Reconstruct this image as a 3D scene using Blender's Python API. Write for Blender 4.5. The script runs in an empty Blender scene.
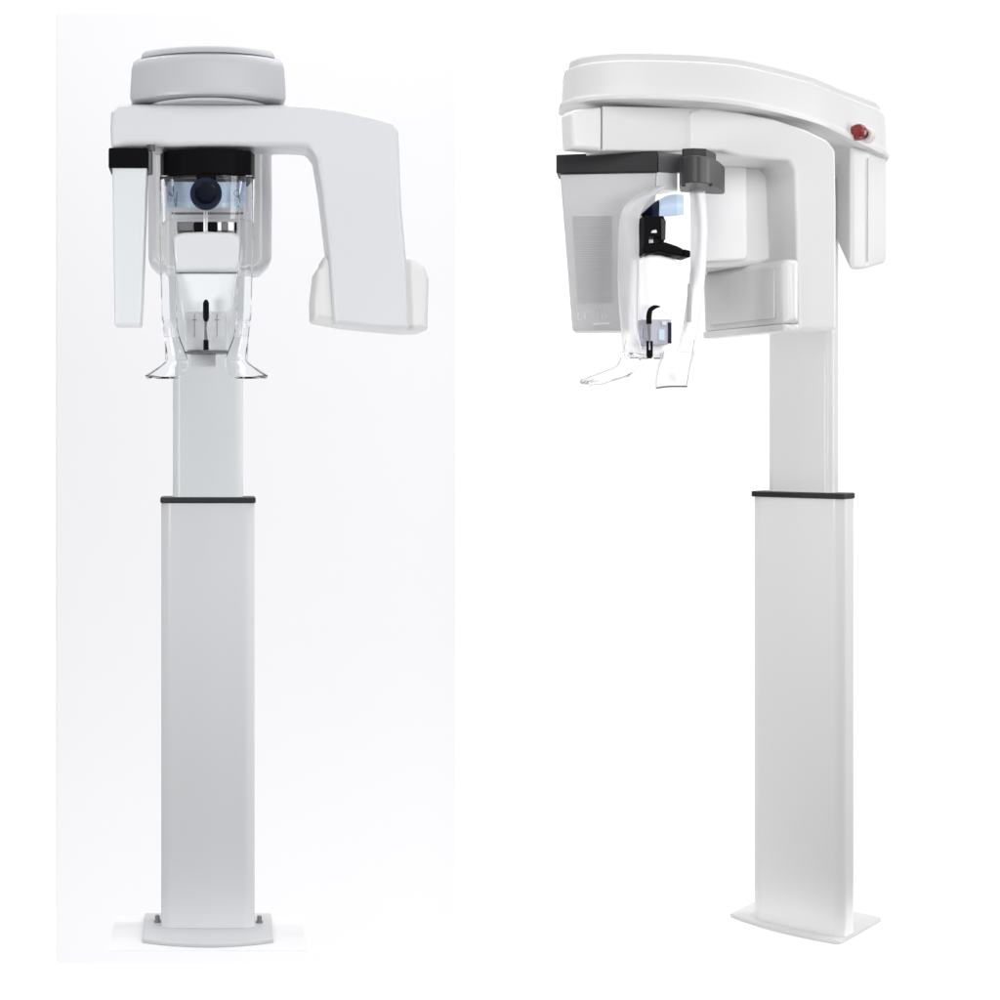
import bpy, bmesh, math, random
from mathutils import Vector, Matrix
from mathutils.geometry import tessellate_polygon
random.seed(4)
S = bpy.context.scene
COL = S.collection
PI = math.pi
ZC = 1.255            # lens height above the floor
F = 1600.0            # pixels of the 1000 px picture per metre at one metre
CX, CY = 208.0, 430.0 # where the camera looks straight ahead
BACK = 4.0           # wall distance behind the columns

def W(px, py, d):
    return Vector(((px-CX)*d/F, d-4.0, ZC+(CY-py)*d/F))

# ------------------------------------------------------------------ materials
def mat(name, col, rough=.4, metal=0., bump=0., bscale=300., coat=0., var=0., spec=.5):
    m = bpy.data.materials.new(name); m.use_nodes = True
    nt = m.node_tree; b = nt.nodes['Principled BSDF']
    b.inputs['Base Color'].default_value = (*col, 1)
    b.inputs['Roughness'].default_value = rough
    b.inputs['Metallic'].default_value = metal
    b.inputs['Coat Weight'].default_value = coat
    b.inputs['Coat Roughness'].default_value = .12
    b.inputs['Specular IOR Level'].default_value = spec
    tc = nt.nodes.new('ShaderNodeTexCoord')
    if var:
        n = nt.nodes.new('ShaderNodeTexNoise'); n.inputs['Scale'].default_value = 5
        n.inputs['Detail'].default_value = 5
        nt.links.new(tc.outputs['Object'], n.inputs['Vector'])
        r = nt.nodes.new('ShaderNodeMapRange')
        r.inputs['To Min'].default_value = rough-var; r.inputs['To Max'].default_value = rough+var
        nt.links.new(n.outputs['Fac'], r.inputs['Value'])
        nt.links.new(r.outputs['Result'], b.inputs['Roughness'])
    if bump:
        n = nt.nodes.new('ShaderNodeTexNoise'); n.inputs['Scale'].default_value = bscale
        nt.links.new(tc.outputs['Object'], n.inputs['Vector'])
        bp = nt.nodes.new('ShaderNodeBump'); bp.inputs['Strength'].default_value = bump
        bp.inputs['Distance'].default_value = .001
        nt.links.new(n.outputs['Fac'], bp.inputs['Height'])
        nt.links.new(bp.outputs['Normal'], b.inputs['Normal'])
    return m

def clear(name, tint=(.97, .98, 1), ior=1.25, rough=.02, alpha=0.):
    m = bpy.data.materials.new(name); m.use_nodes = True
    nt = m.node_tree; b = nt.nodes['Principled BSDF']
    b.inputs['Base Color'].default_value = (*tint, 1)
    b.inputs['Roughness'].default_value = rough
    b.inputs['IOR'].default_value = ior
    b.inputs['Transmission Weight'].default_value = 1-alpha
    return m

M = {}
M['cool'] = mat('cool_grey_paint', (.645, .65, .68), .38, coat=.15, bump=.03, var=.05)
M['cool_d'] = mat('cool_cover_paint', (.50, .505, .53), .42, coat=.1, bump=.03, var=.05)
M['warm'] = mat('white_paint', (.74, .74, .74), .35, coat=.2, bump=.03, var=.05)
M['alu'] = mat('pale_anodised', (.74, .765, .78), .36, coat=.1, var=.04)
M['ice'] = mat('ice_white_plastic', (.665, .69, .71), .35, coat=.2)
M['plate'] = mat('grey_cover_paint', (.44, .44, .46), .42)
M['colc'] = mat('column_grey_paint', (.72, .725, .75), .38, coat=.15, bump=.03, var=.05)
M['colw'] = mat('column_white_paint', (.77, .77, .77), .36, coat=.2, bump=.03, var=.05)
M['det'] = mat('detector_grey', (.54, .54, .55), .42, coat=.1)
M['base1'] = mat('base_grey_paint', (.52, .523, .54), .4, bump=.03)
M['base2'] = mat('base_pale_paint', (.58, .58, .58), .4, bump=.03)
M['rib'] = mat('rib_grey', (.46, .46, .475), .5)
M['warmb'] = mat('boom_paint', (.69, .69, .69), .38, coat=.1, bump=.03, var=.05)
M['plate2'] = mat('pale_grey_cover_paint', (.60, .60, .60), .42)
M['black'] = mat('black_plastic', (.003, .003, .004), .5, spec=.05, bump=.05)
M['rubber'] = mat('dark_rubber', (.014, .014, .016), .45, spec=.35)
M['dgrey'] = mat('dark_grey_plastic', (.032, .032, .034), .4)
M['mgrey'] = mat('mid_grey_plastic', (.13, .13, .14), .4)
M['slot'] = mat('slot_grey', (.48, .48, .49), .5)
M['navy'] = mat('navy_knob', (.002, .003, .010), .4, spec=.1)
M['ring'] = mat('blue_ring', (.007, .013, .030), .45, spec=.12)
M['blue'] = mat('blue_film', (.52, .64, .80), .3, coat=.1)
M['blue2'] = mat('light_blue_film', (.52, .66, .86), .3, coat=.3)
M['bluep'] = mat('pale_blue_film', (.62, .76, .88), .3, coat=.3)
M['print'] = mat('pale_print', (.74, .74, .76), .5)
M['inkb'] = mat('blue_print', (.10, .18, .33), .5)
M['lav'] = mat('lavender_plastic', (.46, .46, .54), .4, coat=.2)
M['red'] = mat('red_button', (.22, .02, .015), .3, coat=.3)
M['pink'] = mat('pink_collar', (.70, .62, .61), .4)
M['white'] = mat('bright_white_plastic', (.93, .93, .94), .35)
M['steel'] = mat('steel', (.55, .55, .56), .3, 1.)
M['bolt'] = mat('grey_bolt', (.2, .2, .21), .4)
M['clear'] = clear('clear_acrylic', ior=1.3)
M['frost'] = clear('frosted_acrylic', (.97, .97, .98), 1.15, .3, .2)
M['clear2'] = clear('thin_clear_acrylic', (.97, .97, .98), 1.12, .05, .05)
M['smoke'] = clear('tinted_acrylic', (.86, .87, .92), 1.2, .05, .1)

# ------------------------------------------------------------------ mesh helpers
def finish(bm, name, m, parent=None, ang=32):
    bmesh.ops.remove_doubles(bm, verts=bm.verts, dist=1e-6)
    bmesh.ops.dissolve_degenerate(bm, edges=bm.edges, dist=1e-6)
    bmesh.ops.recalc_face_normals(bm, faces=bm.faces)
    for f in bm.faces: f.smooth = True
    for e in bm.edges:
        if len(e.link_faces) == 2 and e.calc_face_angle(0) > math.radians(ang): e.smooth = False
    org = Vector((0, 0, 0))
    p = parent
    while p is not None:
        org += Vector(p.location); p = p.parent
    lo = Vector([min(v.co[i] for v in bm.verts) for i in range(3)])
    hi = Vector([max(v.co[i] for v in bm.verts) for i in range(3)])
    c = Vector(((lo.x+hi.x)/2, (lo.y+hi.y)/2, lo.z))
    bm.transform(Matrix.Translation(-c))
    me = bpy.data.meshes.new(name); bm.to_mesh(me); bm.free()
    me.materials.append(M[m])
    o = bpy.data.objects.new(name, me); COL.objects.link(o)
    if parent is not None: o.parent = parent
    o.location = c-org
    wn = o.modifiers.new('wn', 'WEIGHTED_NORMAL'); wn.keep_sharp = True; wn.weight = 80
    return o

def rpoly(pts, seg=6):
    """closed outline from (x, y, radius) corners"""
    out = []; n = len(pts)
    for i in range(n):
        p0 = Vector(pts[i-1][:2]); p = Vector(pts[i][:2]); p1 = Vector(pts[(i+1) % n][:2])
        r = pts[i][2] if len(pts[i]) > 2 else 0
        a = (p0-p); b = (p1-p)
        if r <= 0 or a.length < 1e-9 or b.length < 1e-9: out.append(p); continue
        ang = a.angle(b)
        if ang > PI-.02: out.append(p); continue
        t = min(r/math.tan(ang/2), a.length*.48, b.length*.48)
        A = p+a.normalized()*t; B = p+b.normalized()*t
        for k in range(seg+1):
            s = k/seg
            out.append((1-s)**2*A+2*s*(1-s)*p+s*s*B)
    return out

def smooth_line(pts, per=6):
    """open Catmull-Rom through points (any dimension)"""
    P = [Vector(p) for p in pts]; out = []
    Q = [2*P[0]-P[1]]+P+[2*P[-1]-P[-2]]
    for i in range(1, len(Q)-2):
        for k in range(per):
            t = k/per
            out.append(.5*((2*Q[i])+(-Q[i-1]+Q[i+1])*t+(2*Q[i-1]-5*Q[i]+4*Q[i+1]-Q[i+2])*t*t+(-Q[i-1]+3*Q[i]-3*Q[i+1]+Q[i+2])*t**3))
    out.append(P[-1]); return out

def offset(out, d):
    n = len(out)
    area = sum(out[i].x*out[(i+1) % n].y-out[(i+1) % n].x*out[i].y for i in range(n))
    s = 1 if area > 0 else -1
    res = []
    for i in range(n):
        a = out[i]-out[i-1]; b = out[(i+1) % n]-out[i]
        if a.length < 1e-9: a = b
        if b.length < 1e-9: b = a
        na = Vector((-a.y, a.x)).normalized()*s; nb = Vector((-b.y, b.x)).normalized()*s
        m = na+nb
        if m.length < 1e-6: m = na
        m.normalize(); c = max(.45, m.dot(na))
        res.append(out[i]+m*d/c)
    for it in range(12):                      # collapse folded corners
        bad = [(res[(i+1) % n]-res[i]).dot(out[(i+1) % n]-out[i]) < -1e-12 for i in range(n)]
        if not any(bad): break
        i0 = next((i for i in range(n) if not bad[i]), None)
        if i0 is None: break
        i = i0+1; end = i0+n
        while i <= end:
            if bad[i % n]:
                j = i
                while j < end and bad[(j+1) % n]: j += 1
                idx = [k % n for k in range(i, j+2)]
                # meet point of the two straight neighbours
                pa, pb = idx[0], idx[-1]
                da = out[pa]-out[pa-1]; db = out[(pb+1) % n]-out[pb]
                den = da.x*db.y-da.y*db.x
                mid = sum((res[k] for k in idx), Vector((0, 0)))/len(idx)
                if abs(den) > 1e-12:
                    w_ = res[pb]-res[pa]; t = (w_.x*db.y-w_.y*db.x)/den; q_ = res[pa]+da*t
                    if (q_-mid).length < 3*abs(d): mid = q_
                for k in idx: res[k] = mid.copy()
                i = j+1
            i += 1
    return res

def rings(bm, out, prof, fn):
    """stack of inset copies of an outline: prof = [(inset, w)], fn(u, v, w) -> point"""
    out = [Vector(p[:2]) for p in out]
    clean = []
    for p in out:
        if not clean or (p-clean[-1]).length > 1e-6: clean.append(p)
    if (clean[0]-clean[-1]).length < 1e-6: clean.pop()
    R = []
    for ins, w in prof:
        o = offset(clean, ins) if ins else clean
        R.append([bm.verts.new(fn(p.x, p.y, w)) for p in o])
    n = len(clean)
    for a, b in zip(R, R[1:]):
        for i in range(n):
            bm.faces.new((a[i], a[(i+1) % n], b[(i+1) % n], b[i]))
    for ring, (ins, w) in ((R[0], prof[0]), (R[-1], prof[-1])):
        o = offset(clean, ins) if ins else clean
        idx = [i for i in range(n) if (o[i]-o[i-1]).length > 1e-7]
        for tri in tessellate_polygon([[Vector((o[i].x, o[i].y, 0)) for i in idx]]):
            bm.faces.new([ring[idx[i]] for i in tri])
    for ring in (R[0], R[-1]):                # flat ends stay flat
        for i in range(n):
            e = bm.edges.get((ring[i], ring[(i+1) % n]))
            if e: e.smooth = False
    return bm

def rprof(w0, w1, r, seg=4):
    seg += 2
    """profile with rounded edges between w0 and w1"""
    s = 1 if w1 > w0 else -1
    p = []
    for k in range(seg+1):
        a = PI/2*k/seg
        p.append((r*(1-math.sin(a)), w0+s*r*(1-math.cos(a))))
    for k in range(seg+1):
        a = PI/2*k/seg
        p.append((r*(1-math.cos(a)), w1-s*r*(1-math.sin(a))))
    return p

XYZ = lambda u, v, w: Vector((u, v, w))          # outline in plan, w up
def frame(a, ox, oy):                            # outline in a turned plan
    ca, sa = math.cos(a), math.sin(a)
    return lambda x, y, z: Vector((ox+ca*x+sa*y, oy-sa*x+ca*y, z))
def front(fn):                                   # outline x,z ; w = depth away from viewer
    return lambda u, v, w: fn(u, w, v)

def body(name, out, prof, fn, m, parent, ang=32):
    bm = bmesh.new(); rings(bm, out, prof, fn); return finish(bm, name, m, parent, ang)

def box(bm, x0, x1, y0, y1, z0, z1, r, fn=XYZ):
    o = rpoly([(x0, y0, r), (x1, y0, r), (x1, y1, r), (x0, y1, r)], 3)
    rings(bm, o, rprof(z0, z1, min(r, abs(z1-z0)*.3), 2), fn)

def tube(bm, pts, rad, n=10, flat=1.0):
    P = [Vector(p) for p in pts]; R = []
    for i, p in enumerate(P):
        t = (P[min(i+1, len(P)-1)]-P[max(i-1, 0)]).normalized()
        a = t.cross(Vector((0, 1, 0)))
        if a.length < .1: a = t.cross(Vector((1, 0, 0)))
        a.normalize(); b = t.cross(a)
        r = rad[i] if isinstance(rad, (list, tuple)) else rad
        R.append([bm.verts.new(p+a*math.cos(2*PI*k/n)*r+b*math.sin(2*PI*k/n)*r*flat) for k in range(n)])
    for A, B in zip(R, R[1:]):
        for i in range(n): bm.faces.new((A[i], A[(i+1) % n], B[(i+1) % n], B[i]))
    bm.faces.new(R[0][::-1]); bm.faces.new(R[-1])

def disc(bm, c, axis, prof, n=40):
    """lathe: prof = [(radius, along axis)]"""
    ax = Vector(axis).normalized(); a = ax.cross(Vector((0, 0, 1)))
    if a.length < .1: a = ax.cross(Vector((1, 0, 0)))
    a.normalize(); b = ax.cross(a); c = Vector(c); R = []
    for r, h in prof:
        R.append([bm.verts.new(c+ax*h+a*math.cos(2*PI*k/n)*r+b*math.sin(2*PI*k/n)*r) for k in range(n)])
    for A, B in zip(R, R[1:]):
        for i in range(n): bm.faces.new((A[i], A[(i+1) % n], B[(i+1) % n], B[i]))
    bm.faces.new(R[0][::-1]); bm.faces.new(R[-1])

def sheet(bm, grid, th, nrm=None):
    """thick sheet from a grid of points (rows of Vectors)"""
    rows = len(grid); cols = len(grid[0]); top = []; bot = []
    for i in range(rows):
        ta = []; ba = []
        for j in range(cols):
            p = grid[i][j]
            du = grid[i][min(j+1, cols-1)]-grid[i][max(j-1, 0)]
            dv = grid[min(i+1, rows-1)][j]-grid[max(i-1, 0)][j]
            nn = du.cross(dv)
            nn = nn.normalized() if nn.length > 1e-9 else Vector((0, -1, 0))
            ta.append(bm.verts.new(p+nn*th/2)); ba.append(bm.verts.new(p-nn*th/2))
        top.append(ta); bot.append(ba)
    for i in range(rows-1):
        for j in range(cols-1):
            bm.faces.new((top[i][j], top[i][j+1], top[i+1][j+1], top[i+1][j]))
            bm.faces.new((bot[i][j], bot[i+1][j], bot[i+1][j+1], bot[i][j+1]))
    def side(a, b, c, d): bm.faces.new((a, b, c, d))
    for j in range(cols-1):
        side(top[0][j], bot[0][j], bot[0][j+1], top[0][j+1]); side(top[-1][j], top[-1][j+1], bot[-1][j+1], bot[-1][j])
    for i in range(rows-1):
        side(top[i][0], top[i+1][0], bot[i+1][0], bot[i][0]); side(top[i][-1], bot[i][-1], bot[i+1][-1], top[i+1][-1])

def root(name, loc, label, cat, group=None):
    o = bpy.data.objects.new(name, None); COL.objects.link(o); o.location = loc
    o['label'] = label; o['category'] = cat
    if group: o['group'] = group
    return o

# ------------------------------------------------------------------ setting
M['studio'] = mat('studio_white', (.90, .90, .90), .9, spec=.1)
M['paper'] = mat('lavender_white_paper', (.730, .730, .745), .9, spec=.1)
M['paper2'] = mat('floor_paper', (.745, .745, .757), .9, spec=.1)
pd = BACK+4
def flat(name, m, x0, x1, y0, y1, z0, z1):
    bm = bmesh.new(); vs = []
    for x in (x0, x1):
        for y in (y0, y1):
            for z in (z0, z1): vs.append(bm.verts.new((x, y, z)))
    for f in ((0, 1, 3, 2), (4, 6, 7, 5), (0, 4, 5, 1), (2, 3, 7, 6), (0, 2, 6, 4), (1, 5, 7, 3)): bm.faces.new([vs[i] for i in f])
    o = finish(bm, name, m); o['kind'] = 'structure'; return o
flat('backdrop', 'studio', -4.5, 8.5, BACK+.0085, BACK+.06, -4.5, 7)
flat('backdrop_panel', 'paper', (57-CX)*pd/F, (455-CX)*pd/F, BACK, BACK+.008, ZC-533*pd/F, ZC+417*pd/F)
flat('floor', 'paper2', -.24, .24, -.145, .135, -.0004, 0)
flat('floor', 'studio', 1.22, 1.86, -.145, .40, -.0004, 0)

# ------------------------------------------------------------------ columns and base
def column(rt, fn, paint, alu, collar_z, up_z0, sx=0., knobs=True, depth=.09, uw=.0885):
    hw = .1175
    o = rpoly([(-hw, .012, .010), (-.098, .0005, .03), (0, -.004, .5), (.098, .0005, .03), (hw, .012, .010), (hw, depth, .02), (-hw, depth, .02)], 5)
    body('column', o, [(0.0, .0102), (0, collar_z)], fn, paint, rt, 25)
    co = rpoly([(-hw-.002, -.003, .008), (0, -.007, .5), (hw+.002, -.003, .008), (hw+.002, depth+.003, .02), (-hw-.002, depth+.003, .02)], 5)
    body('collar', co, rprof(collar_z+.0003, collar_z+.0145, .003, 3), fn, 'rubber', rt)
    uo = rpoly([(-uw, .022, .010), (-uw+.014, .0125, .02), (0, .010, .5), (uw-.014, .0125, .02), (uw, .022, .010), (uw, depth-.012, .015), (-uw, depth-.012, .015)], 5)
    body('upper_column', uo, [(0, collar_z+.0148), (0, up_z0)], fn, alu, rt, 25)
    return o

def base_plate(rt, fn, paint, half=.16, y0=-.085, bulge=.036, y1=.125):
    fr = [(-half+half*2*k/16, y0-bulge*(1-(2*k/16-1)**2)) for k in range(17)]
    o = [Vector(p) for p in fr]+[Vector((half+.003, y1)), Vector((-half-.003, y1))]
    o2 = rpoly([(p.x, p.y, .006) for p in o], 4)
    b = body('base_plate', o2, [(.001, .0004), (0, .002), (0, .0075), (.0008, .0092), (.003, .010)], fn, paint, rt, 25)
    return b

def bolt(b, fn, x, y):
    bm = bmesh.new(); c = fn(x, y, .0102)
    disc(bm, c, (0, 0, 1), [(.009, 0), (.009, .003), (.006, .0035), (.006, .015), (.0045, .017)], 20)
    finish(bm, 'bolt', 'bolt', b)

# ================================================================== LEFT MACHINE (seen straight from the front)
L = root('dental_xray_machine', (0, 0, 0), 'grey panoramic dental x-ray machine seen straight from the front, with round dark dial', 'x-ray machine', 'panoramic dental x-ray machines')
column(L, XYZ, 'colc', 'alu', 1.072, 1.93)
b = base_plate(L, XYZ, 'base1')
bolt(b, XYZ, -.128, .05); bolt(b, XYZ, .130, .045)

# overhead boom from the column top to above the head
def cap_outline(hw, yf, yc, yb, n=40):
    fr = [(-hw+2*hw*k/n, yc-(yc-yf)*(1-abs(2*k/n-1)**2.3)) for k in range(n+1)]
    return rpoly([(x, y, 0 if 0 < k < n else .03) for k, (x, y) in enumerate(fr)]+[(hw, yb, .06), (-hw, yb, .06)], 5)
co = cap_outline(.156, -.862, -.80, .20)
boom = body('boom', co, [(.030, .660), (.010, .658), (.003, .660), (0, .665), (.0005, .680), (.003, .722), (.007, .736), (.013, .7425), (.024, .744)],
            lambda u, v, w: Vector((u, v, w+ZC)), 'cool_d', L, 40)
tpo = cap_outline(.134, -.852, -.80, .17)
body('top_cover', tpo, [(.0, .7442), (.002, .752), (.007, .7575), (.020, .759)], lambda u, v, w: Vector((u, v, w+ZC)), 'plate', boom, 40)
# turntable under the boom, half hidden: dark gap and bright rim
bm = bmesh.new(); disc(bm, (0, -.70, ZC+.6525), (0, 0, 1), [(.135, 0), (.135, .0055)], 64)
finish(bm, 'turntable', 'cool', boom)

# rotating C arm
k = 3.2/F
A = [(111, 147, 3), (110, 128, 6), (111, 111, 6), (119, 104, 8), (137, 103.5, 6), (208, 104, 0), (285, 104, 20), (312, 105, 30), (345, 109.5, 30), (375, 116.5, 30), (393, 121.5, 4),
     (399, 130, 8), (400, 152, 20), (402, 205, 30), (407, 262, 20), (410, 330.5, 4), (370, 329, 20), (334, 324, 4), (329, 256, 20), (321, 190, 40), (315.5, 157, 8), (309, 147, 10), (292, 146, 10), (200, 146, 0)]
ao = rpoly([((x-CX)*k, ZC+(CY-y)*k, r*k) for x, y, r in A], 5)
arm = body('rotating_arm', ao, rprof(-.80, -.69, .010, 4), front(XYZ), 'cool', L, 40)
Hd = [(313, 320, 4), (312.5, 300, 8), (316, 270, 6), (321, 266, 4), (323, 257, 3), (412, 257, 10), (424, 267, 8), (428.5, 279, 6), (427, 331, 4), (405, 331.5, 6), (345, 326, 20)]
ho = rpoly([((x-CX)*k*1.01, ZC+(CY-y)*k*1.01, r*k) for x, y, r in Hd], 5)
head = body('tube_head', ho, rprof(-.785, -.64, .012, 4), front(XYZ), 'warmb', arm, 40)
# arm cheek strips either side of the leg, as on the photo
ch = rpoly([((x-CX)*k, ZC+(CY-y)*k, 3*k) for x, y in ((331, 262), (336, 262), (343, 322), (334, 320))], 3)

# detector hanging on the left end
k2 = 3.16/F
Dt = [(112, 167, 1), (147, 167, 1), (145.5, 215, 20), (142.5, 300, 20), (141, 325.5, 2), (114.5, 325.5, 2), (113, 240, 20)]
do = rpoly([((x-CX)*k2, ZC+(CY-y)*k2, r*k2) for x, y, r in Dt], 4)
det = body('detector', do, rprof(-.84, -.76, .006, 3), front(XYZ), 'ice', L, 40)
bm = bmesh.new(); x0, x1 = (108.5-CX)*k2, (148-CX)*k2
z0, z1 = ZC+(CY-168)*k2, ZC+(CY-148)*k2
rings(bm, rpoly([(x0, -.846, .008), (x1, -.846, .008), (x1, -.74, .01), (x0, -.74, .01)], 4), rprof(z0, z1, .003, 3), XYZ)
finish(bm, 'detector_band', 'black', det)
bm = bmesh.new(); bx = W(149, 160, 3.2)
disc(bm, bx+Vector((0, 0, -.03)), (0, 0, 1), [(.006, 0), (.0075, .003), (.0075, .045), (.006, .047)], 16)
disc(bm, bx+Vector((.004, .0, .018)), (0, 0, 1), [(.008, 0), (.008, .012)], 16)
finish(bm, 'hinge_pin', 'mgrey', det)

# support carriage behind the head rest
k3 = 3.5/F
Pn = [(147.5, 146, 1), (272, 146, 1), (272.5, 200, 0), (272, 261, 14), (260, 273, 8), (160, 273, 8), (148, 262, 14)]
po = rpoly([((x-CX)*k3, ZC+(CY-y)*k3, r*k3) for x, y, r in Pn], 6)
car = body('carriage', po, rprof(-.50, -.38, .018, 5), front(XYZ), 'cool', L, 40)
P2_ = [(156, 150, 1), (262, 150, 1), (262, 262, 14), (252, 268, 8), (166, 268, 8), (156, 262, 14)]
po = rpoly([((x-CX)*k3, ZC+(CY-y)*k3, r*k3) for x, y, r in P2_], 6)
body('front_cover', po, rprof(-.512, -.48, .008, 3), front(XYZ), 'warm', car, 40)

body('neck', rpoly([(-.06, ZC+.42, .01), (.06, ZC+.42, .01), (.06, ZC+.655, .01), (-.06, ZC+.655, .01)], 3), rprof(-.379, .01, .004, 2), front(XYZ), 'cool', car, 40)
# head support: black forehead band, clear visor, knob
HY = -.72   # centre of the head ring in depth
hs = root('head_support', (0, HY, ZC+.48), '', ''); hs.parent = L
for kk in ('label', 'category'): del hs[kk]
def arc_outline(r, th, a0, a1, cx, cy, sq=1.0, n=40):
    o = []
    for i in range(n+1):
        a = a0+(a1-a0)*i/n; o.append(Vector((cx+math.cos(a)*r, cy-math.sin(a)*r*sq)))
    for i in range(n, -1, -1):
        a = a0+(a1-a0)*i/n; o.append(Vector((cx+math.cos(a)*(r-th), cy-math.sin(a)*(r-th)*sq)))
    return o
# band depth nearest 3.16
zb = lambda py, d: ZC+(CY-py)*d/F
bo = rpoly([(-.096, -.66, .0), (-.0965, -.76, .012), (-.088, -.795, .02), (-.05, -.818, .06), (0, -.826, .1), (.05, -.818, .06), (.086, -.795, .02), (.0945, -.76, .012), (.094, -.66, 0)], 6)
body('forehead_band', bo, rprof(zb(175.5, 3.19), zb(147.5, 3.17), .003, 3), XYZ, 'black', hs, 40)
# clear visor shell
bm = bmesh.new()
G = []
for i in range(9):
    z = zb(175, 3.19)+(zb(219, 3.19)-zb(175, 3.19))*i/8; row = []
    for j in range(33):
        a = PI*(j/32); row.append(Vector((-math.cos(a)*(.0945-.0015*i/8), -.72-math.sin(a)**.6*.10, z)))
    G.append(row)
sheet(bm, G, .003); finish(bm, 'visor', 'clear', hs)
# blue printed film inside, in two halves with lighter end
def film(px0, px1, py0, py1, y, bow, name, m, par, th=.0012, n=16):
    bm = bmesh.new(); G = []
    for i in range(5):
        row = []
        for j in range(n+1):
            px = px0+(px1-px0)*j/n; t = (px-206)/45.
            d = 4+y+bow*t*t; row.append(W(px, py0+(py1-py0)*i/4, d))
        G.append(row)
    sheet(bm, G, th); return finish(bm, name, m, par)
film(167, 206, 182, 202, -.795, .05, 'film', 'blue', hs)
film(206.2, 246, 182, 202, -.795, .05, 'film', 'blue2', hs)
film(168, 245, 202.4, 208, -.795, .05, 'film', 'bluep', hs)
film(172, 242, 212.4, 214.6, -.800, .05, 'rim', 'mgrey', hs)
film(166, 247, 177.4, 178.6, -.800, .05, 'rim', 'mgrey', hs)
# printed head symbols on the film
def strokes(par, name, m, segs, d, r=.0011):
    bm = bmesh.new()
    for s in segs: tube(bm, [W(x, y, d+dd) for x, y, dd in s], r, 6)
    return finish(bm, name, m, par)
strokes(hs, 'head_symbol', 'inkb', [[(171.5+2.6*math.cos(t), 193+3*math.sin(t), 0) for t in [i*.5 for i in range(8)]]+[(174.5, 199, 0), (175.5, 207, 0)], [(177, 192, 0), (176.6, 206, 0)]], 3.205)
strokes(hs, 'head_symbol', 'inkb', [[(237+3*math.cos(t), 193.5+3.2*math.sin(t), 0) for t in [i*.5 for i in range(13)]], [(234.6, 197, 0), (235, 205, 0), (238, 207, 0), (240, 203, 0), (238.5, 197, 0)]], 3.205)
bm = bmesh.new(); kc = W(206, 193, 3.15)
disc(bm, kc, (0, 1, 0), [(.0305, .0), (.0315, .004), (.0315, .020), (.029, .03)], 40)
kn = finish(bm, 'dial_ring', 'ring', hs)
bm = bmesh.new(); disc(bm, kc, (0, 1, 0), [(.004, -.0165), (.016, -.0155), (.0205, -.011), (.0215, -.004), (.0215, -.0005)], 40)
finish(bm, 'dial_knob', 'navy', kn)
bm = bmesh.new(); rings(bm, rpoly([(W(x, y, 3.16).x, W(x, y, 3.16).z, .002) for x, y in ((196, 174), (217, 174), (215, 184), (211, 189), (201, 189), (198, 184))], 3), rprof(-.842, -.825, .002, 2), front(XYZ))
finish(bm, 'dial_bracket', 'black', hs)
# temple clamp bar row below
for a0, a1, m in ((177, 193.5, 'mgrey'), (193.5, 205, 'black'), (207, 217.5, 'black'), (217.5, 221.5, 'white'), (221.5, 228, 'mgrey'), (228, 234, 'white'), (234.5, 237, 'black')):
    bm = bmesh.new(); p0 = W(a0, 231, 3.2); p1 = W(a1, 222, 3.2)
    box(bm, p0.x+.0003, p1.x-.0003, -.805, -.76, p0.z, p1.z, .002); finish(bm, 'temple_clamp', m, hs)
bm = bmesh.new(); tube(bm, [W(204.5, 208, 3.19), W(204.5, 233, 3.19)], .0022, 8); tube(bm, [W(207, 208, 3.19), W(207, 233, 3.19)], .0012, 8)
finish(bm, 'support_rod', 'white', hs)

# chin rest: rounded box with tapering bib
k4 = 3.17/F
Cp = [(172.5, 235, 7), (183, 232, 4), (208, 231, 0), (232, 232, 4), (241.5, 236, 7), (242, 250, 4), (240, 271.5, 1), (174, 271.5, 1), (172.5, 250, 4)]
chin = body('chin_rest', rpoly([((x-CX)*k4, ZC+(CY-y)*k4, r*k4) for x, y, r in Cp], 5), rprof(-.83, -.72, .010, 4), front(XYZ), 'cool', L, 40)
Bb = [(175, 272, 1), (239, 272, 1), (235, 300, 10), (231, 325, 6), (228, 351, 3), (187, 351, 3), (183, 325, 6), (178.5, 300, 10)]
body('bib', rpoly([((x-CX)*k4, ZC+(CY-y)*k4, r*k4) for x, y, r in Bb], 5), rprof(-.815, -.765, .007, 3), front(XYZ), 'alu', chin, 40)
Bc = [(186, 312, 3), (226, 312, 3), (228, 350, 2), (185, 350, 2)]
body('bite_block_housing', rpoly([((x-CX)*k4, ZC+(CY-y)*k4, r*k4) for x, y, r in Bc], 4), rprof(-.828, -.8165, .003, 3), front(XYZ), 'frost', chin, 40)
bm = bmesh.new()
rings(bm, rpoly([((x-CX)*k4, ZC+(CY-y)*k4, .001) for x, y in ((183, 351.3), (229, 351.3), (227, 353), (187, 353))], 2), rprof(-.832, -.77, .001, 2), front(XYZ)); finish(bm, 'bottom_rim', 'mgrey', chin)
bm = bmesh.new(); tube(bm, [W(206, 301.5, 3.155), W(206, 303, 3.15), W(206, 318, 3.15), W(206, 321, 3.152)], [.0045, .006, .006, .004], 12); pk = finish(bm, 'bite_peg', 'black', chin)
bm = bmesh.new(); tube(bm, [W(206, 320, 3.152), W(205.5, 328, 3.152), W(206, 341, 3.152)], [.003, .0022, .004], 10); finish(bm, 'peg_stem', 'mgrey', pk)
bm = bmesh.new(); tube(bm, [W(206, 340, 3.15), W(206, 350, 3.15)], .0052, 12); finish(bm, 'peg_socket', 'black', pk)
for sx in (194.5, 217):
    bm = bmesh.new(); tube(bm, [W(sx, 314, 3.15), W(sx, 337, 3.15)], .0010, 8); tube(bm, [W(sx-2.5, 320, 3.15), W(sx+2.5, 320, 3.15)], .0010, 8); finish(bm, 'guide_rail', 'bolt', chin)
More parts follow.
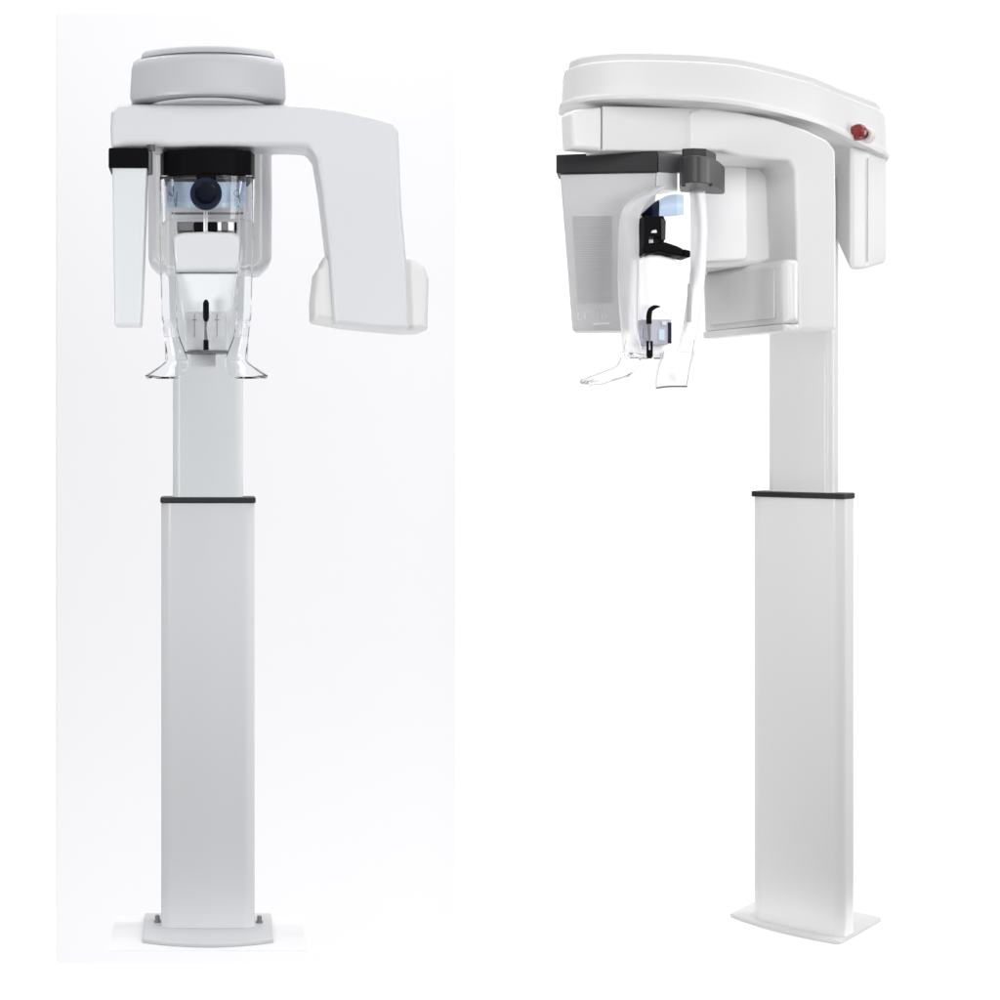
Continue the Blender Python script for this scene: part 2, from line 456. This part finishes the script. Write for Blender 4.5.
# bib column stub lower down in front of the upper column
bm = bmesh.new(); p0 = W(190, 367, 3.2); p1 = W(216, 353.6, 3.2); box(bm, p0.x, p1.x, -.80, -.75, p0.z, p1.z, .004); finish(bm, 'chin_rest_foot', 'cool', chin)

# clear side rails with flared hand grips
def rail(sgn, par):
    c = 206.5
    # (py, inner offset, outer offset, depth)
    secs = [(176, 33, 46, 3.2), (215, 33, 46, 3.18), (240, 32.5, 46, 3.17), (272, 32, 45.5, 3.16), (285, 31.5, 45, 3.15), (300, 31, 44.5, 3.14), (322, 30, 43, 3.12), (337, 27.5, 41.5, 3.12), (349, 23, 40, 3.12), (357, 20, 39, 3.12), (362, 19, 40, 3.11), (368, 20, 47, 3.10), (373, 22, 54, 3.09), (377.5, 28, 61, 3.08)]
    ss = smooth_line([(a, b_, c_, d_) for a, b_, c_, d_ in secs], 4)
    bm = bmesh.new(); G = []
    for py, i, o, d in ss:
        row = []
        for j in range(9):
            t = j/8; row.append(W(c+sgn*(i+(o-i)*t), py, d+.008*(1-math.sin(PI*t))))
        G.append(row)
    sheet(bm, G, .004)
    g = finish(bm, 'side_rail', 'clear', par)
    bm = bmesh.new()
    tube(bm, smooth_line([W(c+sgn*x, y, 3.09) for x, y in ((30, 377.8), (45, 378), (55, 376.8), (61, 375.5))], 4), .0016, 8)
    finish(bm, 'grip_edge', 'mgrey', g)
    for x, y0, y1 in ((45.8, 235, 275.7), (45, 276, 320), (41.5, 336, 360)):
        bm = bmesh.new(); tube(bm, [W(c+sgn*x, y0, 3.15), W(c+sgn*(x-.8), y1, 3.15)], .0009, 6); finish(bm, 'rail_edge', 'slot', g)
    bm = bmesh.new()
    tube(bm, smooth_line([W(c+sgn*x, y, 3.1) for x, y in ((40, 361), (46, 366), (54, 371), (61, 376))], 4), .0011, 6)
    finish(bm, 'rail_edge', 'slot', g)
    bm = bmesh.new()
    p = rpoly([(W(c+sgn*x, y, 3.14).x, W(c+sgn*x, y, 3.14).z, .001) for x, y in ((31, 320), (43.5, 320), (41.5, 337), (27, 337))], 3)
    rings(bm, p, rprof(-.872, -.864, .001, 2), front(XYZ)); finish(bm, 'rail_clip', 'frost', g)
for sgn in (-1, 1): rail(sgn, L)

# ================================================================== RIGHT MACHINE (seen from its corner)
RX, RY, RA = 1.472, 0.0, math.radians(44)
fnR = frame(RA, RX, RY)
R_ = root('dental_xray_machine', (RX, RY, 0), 'bright white panoramic dental x-ray machine turned sideways, with red button on its boom', 'x-ray machine', 'panoramic dental x-ray machines')
column(R_, fnR, 'colw', 'warm', 1.085, 1.93, depth=.075, uw=.083)
fnP = frame(math.atan2(.23, .205), 0, 0)
p1, p2, p3 = Vector((1.345, .123)), Vector((1.540, -.101)), Vector((1.723, .09))
p0 = p1+p3-p2
ed = (p2-p1); nn = Vector((ed.y, -ed.x)).normalized()
if nn.y > 0: nn = -nn
fr = [p1+ed*(i/16)+nn*.022*(1-(2*i/16-1)**2) for i in range(17)]
pl = rpoly([(p.x, p.y, .006) for p in fr]+[(p3.x, p3.y, .01), (p0.x, p0.y, .01)], 4)
b = body('base_plate', pl, [(.001, .0004), (0, .002), (0, .0085), (.0008, .0095), (.003, .010)], XYZ, 'base2', R_, 25)

# boom: plan traced along its lower lip, thickness grows to the rear
rim = smooth_line([(.722, -.715), (.745, -.765), (.79, -.796), (.864, -.805), (.991, -.780), (1.087, -.740), (1.187, -.680), (1.301, -.600), (1.404, -.500), (1.475, -.435), (1.530, -.385)], 5)
backs = smooth_line([(1.557, -.345), (1.575, -.28), (1.59, -.20), (1.60, -.10), (1.60, .02), (1.56, .12), (1.48, .13), (1.36, .08), (1.15, -.12), (.95, -.34), (.80, -.53), (.735, -.64)], 5)
plan = [Vector(p) for p in rim]+[Vector(p) for p in backs]
def lerp_tab(x, T):
    if x <= T[0][0]: return T[0][1]
    for (a, b_), (c, d) in zip(T, T[1:]):
        if x <= c: return b_+(d-b_)*(x-a)/(c-a)
    return T[-1][1]
def zbot(x): return lerp_tab(x, [(1.087, .662), (1.187, .658), (1.301, .650), (1.404, .639), (1.53, .622), (1.6, .615)])
def ztop(x): return lerp_tab(x, [(.72, .742), (.86, .743), (1.087, .748), (1.187, .744), (1.301, .739), (1.53, .728), (1.6, .725)])
def boomfn(x, y, w):
    zb_ = zbot(x)
    if w <= 0: return Vector((x, y, ZC+zb_+w))
    if w > 1: return Vector((x, y, ZC+ztop(x)+(w-1)))
    return Vector((x, y, ZC+zb_+w*(ztop(x)-zb_)))
bR = body('boom', plan, [(.030, .0), (.012, -.002), (.002, 0), (0, .05), (.0005, .10), (.005, .135), (.0065, .2), (.009, .86), (.011, .95), (.018, 1.0)], boomfn, 'warmb', R_, 40)
plan2 = offset(plan, .020)
body('top_cover', plan2, [(0, .97), (0, 1.011), (.004, 1.017), (.012, 1.0195)], boomfn, 'plate2', bR, 40)
# emergency stop on the side
es = W(861, 134, 3.66); nd = Vector((.75, -.66, 0)).normalized()
es0 = Vector((0, 0, 0))
# move it onto the boom wall
wall = min(rim, key=lambda p: abs((CX+F*p.x/(4+p.y))-862))
es = Vector((wall[0], wall[1], ZC+(CY-134)*(4+wall[1])/F))
nrm = Vector((-.66, -.751, 0)); es = es+Vector((.006, .004, -.001))
bm = bmesh.new(); disc(bm, es, nrm, [(.017, -.02), (.017, .003), (.015, .006)], 36); st = finish(bm, 'emergency_stop', 'pink', bR)
bm = bmesh.new(); disc(bm, es, nrm, [(.0105, .0062), (.0105, .026), (.0105, .033)], 28); finish(bm, 'stop_shaft', 'navy', st)
bm = bmesh.new(); disc(bm, es, nrm, [(.015, .0332), (.018, .036), (.018, .044), (.0155, .049), (.010, .051), (.003, .0515)], 36); finish(bm, 'red_button', 'red', st)

# rear housing wrapping the column head
def rpx(px, d): return (px-CX)*d/F
rh = [(rpx(835, 3.98), -.02, .004), (rpx(849, 3.575), -.425, .008), (rpx(868, 3.60), -.40, .008), (rpx(886, 3.66), -.34, .03), (rpx(884, 4.12), .12, .04), (rpx(800, 4.2), .2, .04), (rpx(775, 4.12), .12, .02), (1.48, .04, .01)]
zr0, zr1 = ZC+.360, ZC+.634
bm = bmesh.new()
rings(bm, rpoly(rh, 5), [(.012, zr0), (.004, zr0+.004), (0, zr0+.012), (0, zr0+.05), (0, zr1)], lambda x, y, z: Vector((x-.02*max(0, (ZC+.55-z))/.2*(1 if x > 1.6 else 0), y, z+(max(0, y+.40)*.30 if z < ZC+.42 else 0))))
rhs = finish(bm, 'rear_housing', 'warm', R_, 30)
bm = bmesh.new()
a = W(868, 158, 3.597); c = W(867.6, 262, 3.597); tube(bm, [a, c], .0011, 6); finish(bm, 'seam', 'det', rhs)

# rotating arm
ua = math.radians(17.0)
u = Vector((math.cos(ua), math.sin(ua))); nb = Vector((-math.sin(ua), math.cos(ua)))
A0 = Vector((.97, -.675))-nb*.045      # start of the arch on its front face
def armfn(s, t, z):            # s along, t back, z up
    p = A0+u*s+nb*t; return Vector((p.x, p.y, z))
def onarm(px, t=0):            # s and depth where a picture column meets the plane t
    r = (px-CX)/F; q = A0+nb*t
    s = (r*(q.y+4)-q.x)/(u.x-r*u.y); return s, q.y+4+u.y*s
def apt(px, py, r=0, t=0):
    s, d = onarm(px, t); return (s, ZC+(CY-py)*d/F, r*d/F)
AR = [(690, 151, 3), (690, 112, 4), (702, 107, 10), (740, 112, 20), (775, 119, 30), (805, 129, 30), (828, 140, 16), (836, 150, 8), (837, 200, 10), (837, 330, 4), (799, 330.5, 3), (797, 240, 10), (795, 170, 6), (790, 161, 6), (765, 159, 10), (742, 157, 14), (722, 151, 12)]
arch = body('rotating_arm', rpoly([apt(*p) for p in AR], 5), rprof(0, .11, .007, 4), front(armfn), 'warm', R_, 40)
# slimmer beam running to the detector end
BR = [(604.6, 150, 1), (604.6, 105, 2), (690, 107, 0), (712, 109, 0), (712, 149, 0), (690, 151, 0)]
body('beam', rpoly([apt(x, y, r, .0) for x, y, r in BR], 4), rprof(.006, .075, .004, 3), front(armfn), 'warmb', arch, 40)
BE = [(574, 147.5, 2), (573, 130, 2), (572.5, 113, 5), (576, 109, 4), (603.6, 106, 2), (603.6, 150, 1)]
body('end_block', rpoly([apt(x, y, r, .0) for x, y, r in BE], 4), rprof(.005, .050, .008, 4), front(armfn), 'warm', arch, 40)
# tube head behind the leg
s0, _ = onarm(776, .02); s1, _ = onarm(797, .0)
TH = [(s0, ZC+.222, .004), (s0-.004, ZC+.345, .008), (s0+.008, ZC+.358, .008), (s1, ZC+.358, .01), (s1, ZC+.222, .01)]
thd = body('tube_head', rpoly(TH, 4), rprof(-.014, .285, .018, 5), front(armfn), 'warm', arch, 40)
TB = [(s0-.003, ZC+.206, .004), (s0-.004, ZC+.2215, .003), (s1, ZC+.2215, .003), (s1-.004, ZC+.206, .004)]
body('bottom_trim', rpoly(TB, 4), rprof(-.016, .283, .012, 4), front(armfn), 'warm', thd, 40)
body('inner_panel', rpoly([(-.02, .235, .004), (-.02, .342, .004), (-.25, .342, .004), (-.25, .235, .004)], 3), rprof(s0-.0062, s0-.0012, .001, 2), lambda v, z, w: armfn(w, -v, z+ZC), 'warmb', thd, 40)

# support carriage behind the head rest (pale panel with rounded lower corner)
fa = frame(math.radians(14), 1.09, -.52)
Pq = [(-.055, .40, .004), (-.055, .585, .004), (.118, .585, .004), (.118, .40, .03), (.09, .365, .02), (-.055, .365, .004)]
def q(px, py, d): return ((px-CX)*d/F-1.09, (CY-py)*d/F)
Pq = [(*q(697, 268, 3.5), .004), (*q(697, 157, 3.5), .004), (*q(768, 157, 3.5), .006), (*q(775, 250, 3.5), .02), (*q(768, 266, 3.5), .03), (*q(750, 268, 3.5), .02)]
car2 = body('carriage', rpoly(Pq, 5), rprof(0, .42, .016, 5), lambda x, z, w: fa(x, w, z+ZC), 'warm', R_, 40)
P5 = [(*q(700, 262, 3.5), .004), (*q(700, 160, 3.5), .004), (*q(741, 160, 3.5), .004), (*q(742, 262, 3.5), .012)]
body('front_cover', rpoly(P5, 5), rprof(-.012, .01, .006, 3), lambda x, z, w: fa(x, w, z+ZC), 'white', car2, 40)

# detector
dA = Vector(W(558, 0, 3.315).xy); dB = Vector(W(657, 0, 3.262).xy)
du = (dB-dA); dl = du.length; du.normalize(); dn = Vector((-du.y, du.x))
if dn.y < 0: dn = -dn
def detfn(s, t, z): p = dA+du*s+dn*t; return Vector((p.x, p.y, z))
def dpt(px, py, r=0):
    rr = (px-CX)/F; s = (rr*(dA.y+4)-dA.x)/(du.x-rr*du.y); d = dA.y+4+du.y*s
    return (s, ZC+(CY-py)*d/F, r*d/F)
det2 = body('detector', rpoly([dpt(*p) for p in ((560, 174, 1), (657, 172, 1), (652, 250, 0), (646, 331, 3), (572.5, 331, 3))], 4), rprof(.002, .075, .004, 3), front(detfn), 'det', R_, 40)
body('detector_band', rpoly([dpt(*p) for p in ((556.3, 173.5, 2), (556.3, 155, 1), (658, 151, 1), (658, 172.5, 1))], 4), rprof(-.004, .08, .003, 3), front(detfn), 'rubber', det2, 40)
bm = bmesh.new()
bq = [detfn(*(lambda a: (a[0], .0, a[1]))(dpt(660, 153.5))), ]
e0 = detfn(dpt(658.5, 0)[0], 0, 0); e1 = Vector((e0.x+.056, e0.y+.02, 0)); e2 = Vector((e1.x-.03, e1.y+.05, 0)); e3 = Vector((e0.x-.02, e0.y+.08, 0))
rings(bm, rpoly([(e0.x, e0.y, .002), (e1.x, e1.y, .004), (e2.x, e2.y, .004), (e3.x, e3.y, .002)], 3), rprof(ZC+.5275, ZC+.566, .002, 2), XYZ)
finish(bm, 'band_end', 'mgrey', det2)
bm = bmesh.new()
rings(bm, rpoly([(e0.x-.002, e0.y+.004, .002), (e1.x-.01, e1.y, .004), (e2.x, e2.y, .004), (e3.x, e3.y, .002)], 3), rprof(ZC+.49, ZC+.527, .002, 2), XYZ)
finish(bm, 'white_corner', 'white', det2)
# fine ribs
bm = bmesh.new()
for i in range(40):
    py = 216+i*2.2
    x0 = 573+(py-224)*.06; x1 = 612
    s0_, za, _ = dpt(x0, py); s1_, zb_, _ = dpt(x1, py)
    v = [detfn(s0_, -.0004, za), detfn(s1_, -.0004, zb_), detfn(s1_, -.0004, zb_-.0017), detfn(s0_, -.0004, za-.0017)]
    w_ = [p+Vector((dn.x, dn.y, 0))*.0025 for p in v]
    V = [bm.verts.new(p) for p in v+w_]
    for f in ((0, 1, 2, 3), (7, 6, 5, 4), (0, 4, 5, 1), (1, 5, 6, 2), (2, 6, 7, 3), (3, 7, 4, 0)): bm.faces.new([V[i_] for i_ in f])
rb = finish(bm, 'ribs', 'rib', det2)
# small pale printing on the lower corner (illegible in the photo)
bm = bmesh.new()
def mark(x, y, x2, y2, r=.0010):
    a, b_ = dpt(x, y), dpt(x2, y2); tube(bm, [detfn(a[0], .0012, a[1]), detfn(b_[0], .0012, b_[1])], r, 6)
for x in (577, 580.4, 583.6, 588, 595.5, 600, 604): mark(x, 305, x+.3, 309.5, .0006)
for x, x2 in ((578.5, 578), (584.5, 585.5)): mark(x, 312.5, x2, 319.5, .0014)
for x in (593.5, 597.5, 602, 606): mark(x, 313, x+.2, 319, .0010)
mark(578, 319.6, 581, 319.6); mark(583, 312.6, 587, 312.6, .0008)
mark(593, 324.2, 610, 323.8, .0022)
finish(bm, 'printed_marks', 'print', det2)

# head support group on the right machine
HR = root('head_support', (.93, -.72, ZC+.45), '', ''); HR.parent = R_
for kk in ('label', 'category'): del HR[kk]
HR.location = Vector((.93, -.72, ZC+.45))-Vector((RX, RY, 0))
# curved dark band
c0 = W(702, 0, 3.22)
pts = [(680, 3.30), (679.5, 3.22), (684, 3.185), (694, 3.17), (704, 3.18), (712, 3.20), (721, 3.26), (721.5, 3.33)]
po = [(W(x, 0, d).x, W(x, 0, d).y, .012) for x, d in pts]
po = smooth_line([p[:2] for p in po]+[po[0][:2]], 6)[:-1]
body('forehead_band', po, rprof(zb(184, 3.19), zb(157, 3.19), .0025, 3), XYZ, 'dgrey', HR, 40)
pts = [(682.5, 3.34), (682, 3.20), (694, 3.195), (706, 3.20), (716, 3.26), (714, 3.34)]
body('band_top', rpoly([(W(x, 0, d).x, W(x, 0, d).y, .004) for x, d in pts], 3), rprof(zb(156.8, 3.19), zb(149.5, 3.21), .001, 2), XYZ, 'rubber', HR, 40)
for px in (683.5, 711):
    bm = bmesh.new(); tube(bm, [W(px, 183, 3.20), W(px, 186.5, 3.20)], .004, 10); finish(bm, 'band_pin', 'rubber', HR)
# white tubes dropping from the band
bm = bmesh.new(); tube(bm, smooth_line([W(697, 186, 3.28), W(700, 230, 3.28), W(697, 280, 3.27), W(690, 330, 3.24), W(681, 362, 3.20), W(674, 378, 3.18)], 6), [.016]*31, 16, .6)
tubeA = finish(bm, 'side_rail', 'frost', R_)
bm = bmesh.new(); a = [W(690, 284, 3.22), W(689, 322, 3.22)]; tube(bm, a, .0045, 8); finish(bm, 'rail_slot', 'slot', tubeA)
# clear shell (curved side shield, left) with hand grip
def ribbon(name, m, par, secs, th=.004, bow=.02, per=5, cols=9):
    bm = bmesh.new(); G = []
    for py0, x0, py1, x1, d in smooth_line(secs, per):
        G.append([W(x0+(x1-x0)*j/(cols-1), py0+(py1-py0)*j/(cols-1), d+bow*(1-math.sin(PI*j/(cols-1)))) for j in range(cols)])
    sheet(bm, G, th); return finish(bm, name, m, par)
sh = ribbon('side_rail', 'frost', R_, [(187, 657, 186, 666, 3.2), (196, 638, 196, 652, 3.17), (206, 626, 208, 642, 3.15), (220, 620.5, 222, 638, 3.14), (250, 619, 250, 638, 3.13), (290, 619, 290, 637, 3.12), (330, 622, 330, 637, 3.11), (352, 624, 354, 642, 3.10)], .005, .015)
ribbon('hand_grip', 'clear2', sh, [(352, 623, 356, 640, 3.10), (362, 620, 366, 638, 3.09), (368, 609, 375, 628, 3.08), (375, 594, 380, 612, 3.06), (381, 580, 384.5, 590, 3.04)], .007, .012)
bm = bmesh.new()
tube(bm, smooth_line([W(x, y, 3.05) for x, y in ((621, 357), (617, 366), (603, 372), (590, 377), (580, 382), (588, 384.3), (602, 384), (616, 379), (630, 376))], 4), .0009, 6)
tube(bm, smooth_line([W(x, y, 3.08) for x, y in ((626, 340), (624, 352), (627, 360))], 4), .0006, 6)
finish(bm, 'grip_edge', 'slot', sh)
gr = ribbon('hand_grip', 'frost', tubeA, [(352, 664, 352, 694, 3.14), (366, 658, 366, 690, 3.12), (378, 656, 378, 688, 3.10), (386, 656.5, 386, 686, 3.09)], .006, .012)
for X_ in (((664, 353), (660, 364), (657, 376), (656, 387)), ((694, 340), (692, 355), (689, 370), (686.5, 386))):
    bm = bmesh.new(); tube(bm, smooth_line([W(x, y, 3.09) for x, y in X_], 4), .0006, 6); finish(bm, 'grip_edge', 'rib', gr)
bm = bmesh.new(); tube(bm, smooth_line([W(x, y, 3.085) for x, y in ((656, 388), (668, 386.6), (680, 386.4), (687, 386.5))], 4), .0016, 8); finish(bm, 'grip_edge', 'mgrey', gr)
# blue visor film
bm = bmesh.new(); G = []
for j in range(13):
    t = j/12
    xt = 641+(683-641)*t; yt = 215-20.5*math.sin(min(1, t*1.25)*PI/2)+1.5*max(0, t-.8)*5*.3
    yb2 = 216.5+1*t-(3*t*t)
    G.append([W(xt+(2 if i else 0)*.3, yt+(yb2-yt)*i/6, 3.16+.03*t+.012*math.sin(PI*i/6)) for i in range(7)])
def sub(G, a, b_): return G[a:b_+1]
for a, b_, m in ((0, 3, 'navy'), (3, 5, 'ring'), (5, 10, 'blue'), (10, 12, 'bluep')):
    bm2 = bmesh.new(); sheet(bm2, sub(G, a, b_), .002); finish(bm2, 'visor', m, HR)
bm.free()
# black post with two holes
bm = bmesh.new()
k5 = 3.15/F
def fpt(x, y, r=0, d=3.15): return ((x-CX)*d/F, ZC+(CY-y)*d/F, r*d/F)
rings(bm, rpoly([fpt(644, 216, 1), fpt(663.5, 216, 1), fpt(666, 222, 1), fpt(665, 238, 1), fpt(663, 246, 1), fpt(660, 246), fpt(660, 236.5, .5), fpt(649, 236.5, .5), fpt(649, 246), fpt(644.5, 246, 1)], 3), rprof(-.85, -.80, .0008, 2), front(XYZ))
post = finish(bm, 'post', 'black', HR)
bm = bmesh.new(); rings(bm, rpoly([fpt(650.5, 233, 1), fpt(652, 230.5, 1), fpt(656, 229.8, 1), fpt(657, 233, 1)], 3), rprof(-.8525, -.8504, .0003, 2), front(XYZ)); finish(bm, 'latch', 'print', post)
bm = bmesh.new(); rings(bm, rpoly([fpt(660.5, 218, .5), fpt(665.5, 221, .5), fpt(665, 240, .5), fpt(661, 240, .5)], 3), rprof(-.853, -.8504, .0005, 2), front(XYZ)); finish(bm, 'post_rib', 'rubber', post)
# clamp bar
bm = bmesh.new()
rings(bm, rpoly([fpt(641.5, 247, 3), fpt(648, 243.5, 4), fpt(664, 242.5, 8), fpt(676, 246.5, 8), fpt(682, 249.5, 2), fpt(682, 257, 1), (fpt(672, 255.5, 4)), fpt(658, 252, 8), fpt(649, 254, 4), fpt(643, 254, 3)], 4), rprof(-.86, -.80, .004, 3), front(XYZ))
cl = finish(bm, 'temple_clamp', 'black', HR)
bm = bmesh.new(); rings(bm, rpoly([fpt(682.8, 249.5, .5), fpt(689.5, 251, 2), fpt(689.5, 258, 2), fpt(682.8, 257, .5)], 4), rprof(-.858, -.80, .003, 3), front(XYZ)); finish(bm, 'clamp_tip', 'black', cl)
bm = bmesh.new(); tube(bm, [W(646, 253, 3.15), W(640, 258, 3.15)], .0015, 8); finish(bm, 'clamp_spring', 'mgrey', cl)

# chin rest (pure white bib)
cb = body('chin_rest', rpoly([fpt(639, 258, 5), fpt(650, 254, 5), fpt(662, 254.5, 5), fpt(676, 258, 4), fpt(679, 262, 3), fpt(675, 300, 10), fpt(668, 340, 6), fpt(664, 357, 3), fpt(631, 357, 3), fpt(637, 320, 8), fpt(638, 280, 0)], 5), rprof(-.845, -.80, .008, 4), front(XYZ), 'white', R_, 40)
bm = bmesh.new(); tube(bm, [W(630, 358.2, 3.15), W(648, 358.4, 3.15)], .0011, 6); tube(bm, [W(654, 358.4, 3.15), W(664, 358.2, 3.15)], .0014, 6); finish(bm, 'bottom_rim', 'mgrey', cb)
body('bite_block_housing', rpoly([fpt(638.5, 320, 1), fpt(669.5, 320, 1), fpt(666, 345, 1), fpt(637, 345, 1)], 3), rprof(-.866, -.8455, .002, 2), front(XYZ), 'lav', cb, 40)
for (x0, y0, x1, y1, m) in ((636, 334, 637.6, 344, 'slot'), (665.5, 323, 668.8, 344, 'ring'), (659, 322, 664, 326, 'print'), (641, 330, 647, 340, 'lav'), (656, 330, 662, 341, 'bluep')):
    bm = bmesh.new(); a = fpt(x0, y1); c = fpt(x1, y0)
    box(bm, a[0], c[0], -.869, -.8665, a[1], c[1], .0008); finish(bm, 'housing_detail', m, cb)
bm = bmesh.new()
tube(bm, smooth_line([W(x, y, 3.11) for x, y in ((660, 306.6), (655, 307), (650.5, 310), (649, 316), (649, 324))], 5), [.0012+.0022*min(1, i/6) + .002*min(1, i/14) for i in range(21)], 10)
pg = finish(bm, 'bite_peg', 'black', cb)
bm = bmesh.new(); tube(bm, [W(649, 323.5, 3.11), W(649.5, 343, 3.11)], [.004, .0022], 10); finish(bm, 'peg_stem', 'mgrey', pg)
bm = bmesh.new()
for px in (647.6, 651.6): tube(bm, [W(px, 341, 3.11), W(px, 357, 3.11)], .0024, 8)
tube(bm, [W(649.6, 350, 3.11), W(649.6, 358.5, 3.11)], .0045, 10); finish(bm, 'peg_socket', 'black', pg)

# ------------------------------------------------------------------ light
wd = bpy.data.worlds.new('World'); S.world = wd; wd.use_nodes = True
nt = wd.node_tree; bg = nt.nodes['Background']       # studio surroundings: pale ceiling, dim lower front
tc = nt.nodes.new('ShaderNodeTexCoord'); sp = nt.nodes.new('ShaderNodeSeparateXYZ')
mr = nt.nodes.new('ShaderNodeMapRange'); mr.interpolation_type = 'SMOOTHSTEP'
for k_, v_ in (('From Min', -.35), ('From Max', .45), ('To Min', 0.05), ('To Max', 0.38)): mr.inputs[k_].default_value = v_
nt.links.new(tc.outputs['Generated'], sp.inputs[0]); nt.links.new(sp.outputs['Z'], mr.inputs['Value'])
nt.links.new(mr.outputs['Result'], bg.inputs['Strength'])
bg.inputs[0].default_value = (1, 1, 1, 1)
def area(name, loc, tgt, sx, sy, e, col=(1, 1, 1)):
    l = bpy.data.lights.new(name, 'AREA'); l.shape = 'RECTANGLE'; l.size = sx; l.size_y = sy; l.energy = e; l.color = col
    o = bpy.data.objects.new(name, l); COL.objects.link(o); o.location = loc
    o.rotation_euler = (Vector(tgt)-Vector(loc)).to_track_quat('-Z', 'Y').to_euler(); return o
area('softbox_backdrop_top', (1.2, .5, 5.9), (1.2, BACK, -.6), 12, .8, 355)
area('softbox_backdrop_bottom', (1.2, .5, -3.4), (1.2, BACK, 3.0), 12, .8, 355)
area('softbox_top', (.9, -.6, 4.2), (.9, 0, 0), 4, 1.0, 38)
area('softbox_key', (1.0, -3.4, 2.8), (.8, 0, 1.6), 2.4, 1.2, 26)
area('softbox_front', (-1.2, -2.4, 1.2), (.2, 0, 1.1), .7, .7, 25)
area('softbox_middle', (1.0, -3.2, 1.35), (1.3, 0, 1.05), .6, .6, 14)
area('softbox_right', (2.5, -2.9, 1.9), (1.4, 0, 1.75), 1.0, .8, 19)
area('softbox_side', (4.2, -.6, 1.7), (1.5, 0, 1.4), 1.2, 1.8, 40)

cam = bpy.data.cameras.new('Camera'); co_ = bpy.data.objects.new('Camera', cam); COL.objects.link(co_)
co_.location = (0, -4, ZC); co_.rotation_euler = (PI/2, 0, 0)
cam.sensor_width = 36; cam.lens = 36*F/1000
cam.shift_x = (500-CX)/1000; cam.shift_y = -(500-CY)/1000
cam.clip_end = 100
S.camera = co_
S.view_settings.view_transform = 'Standard'; S.view_settings.look = 'None'
S.view_settings.exposure = 0; S.view_settings.gamma = 1
S.view_settings.use_curve_mapping = False
S.cycles.max_bounces = 12; S.cycles.transmission_bounces = 12; S.cycles.transparent_max_bounces = 12
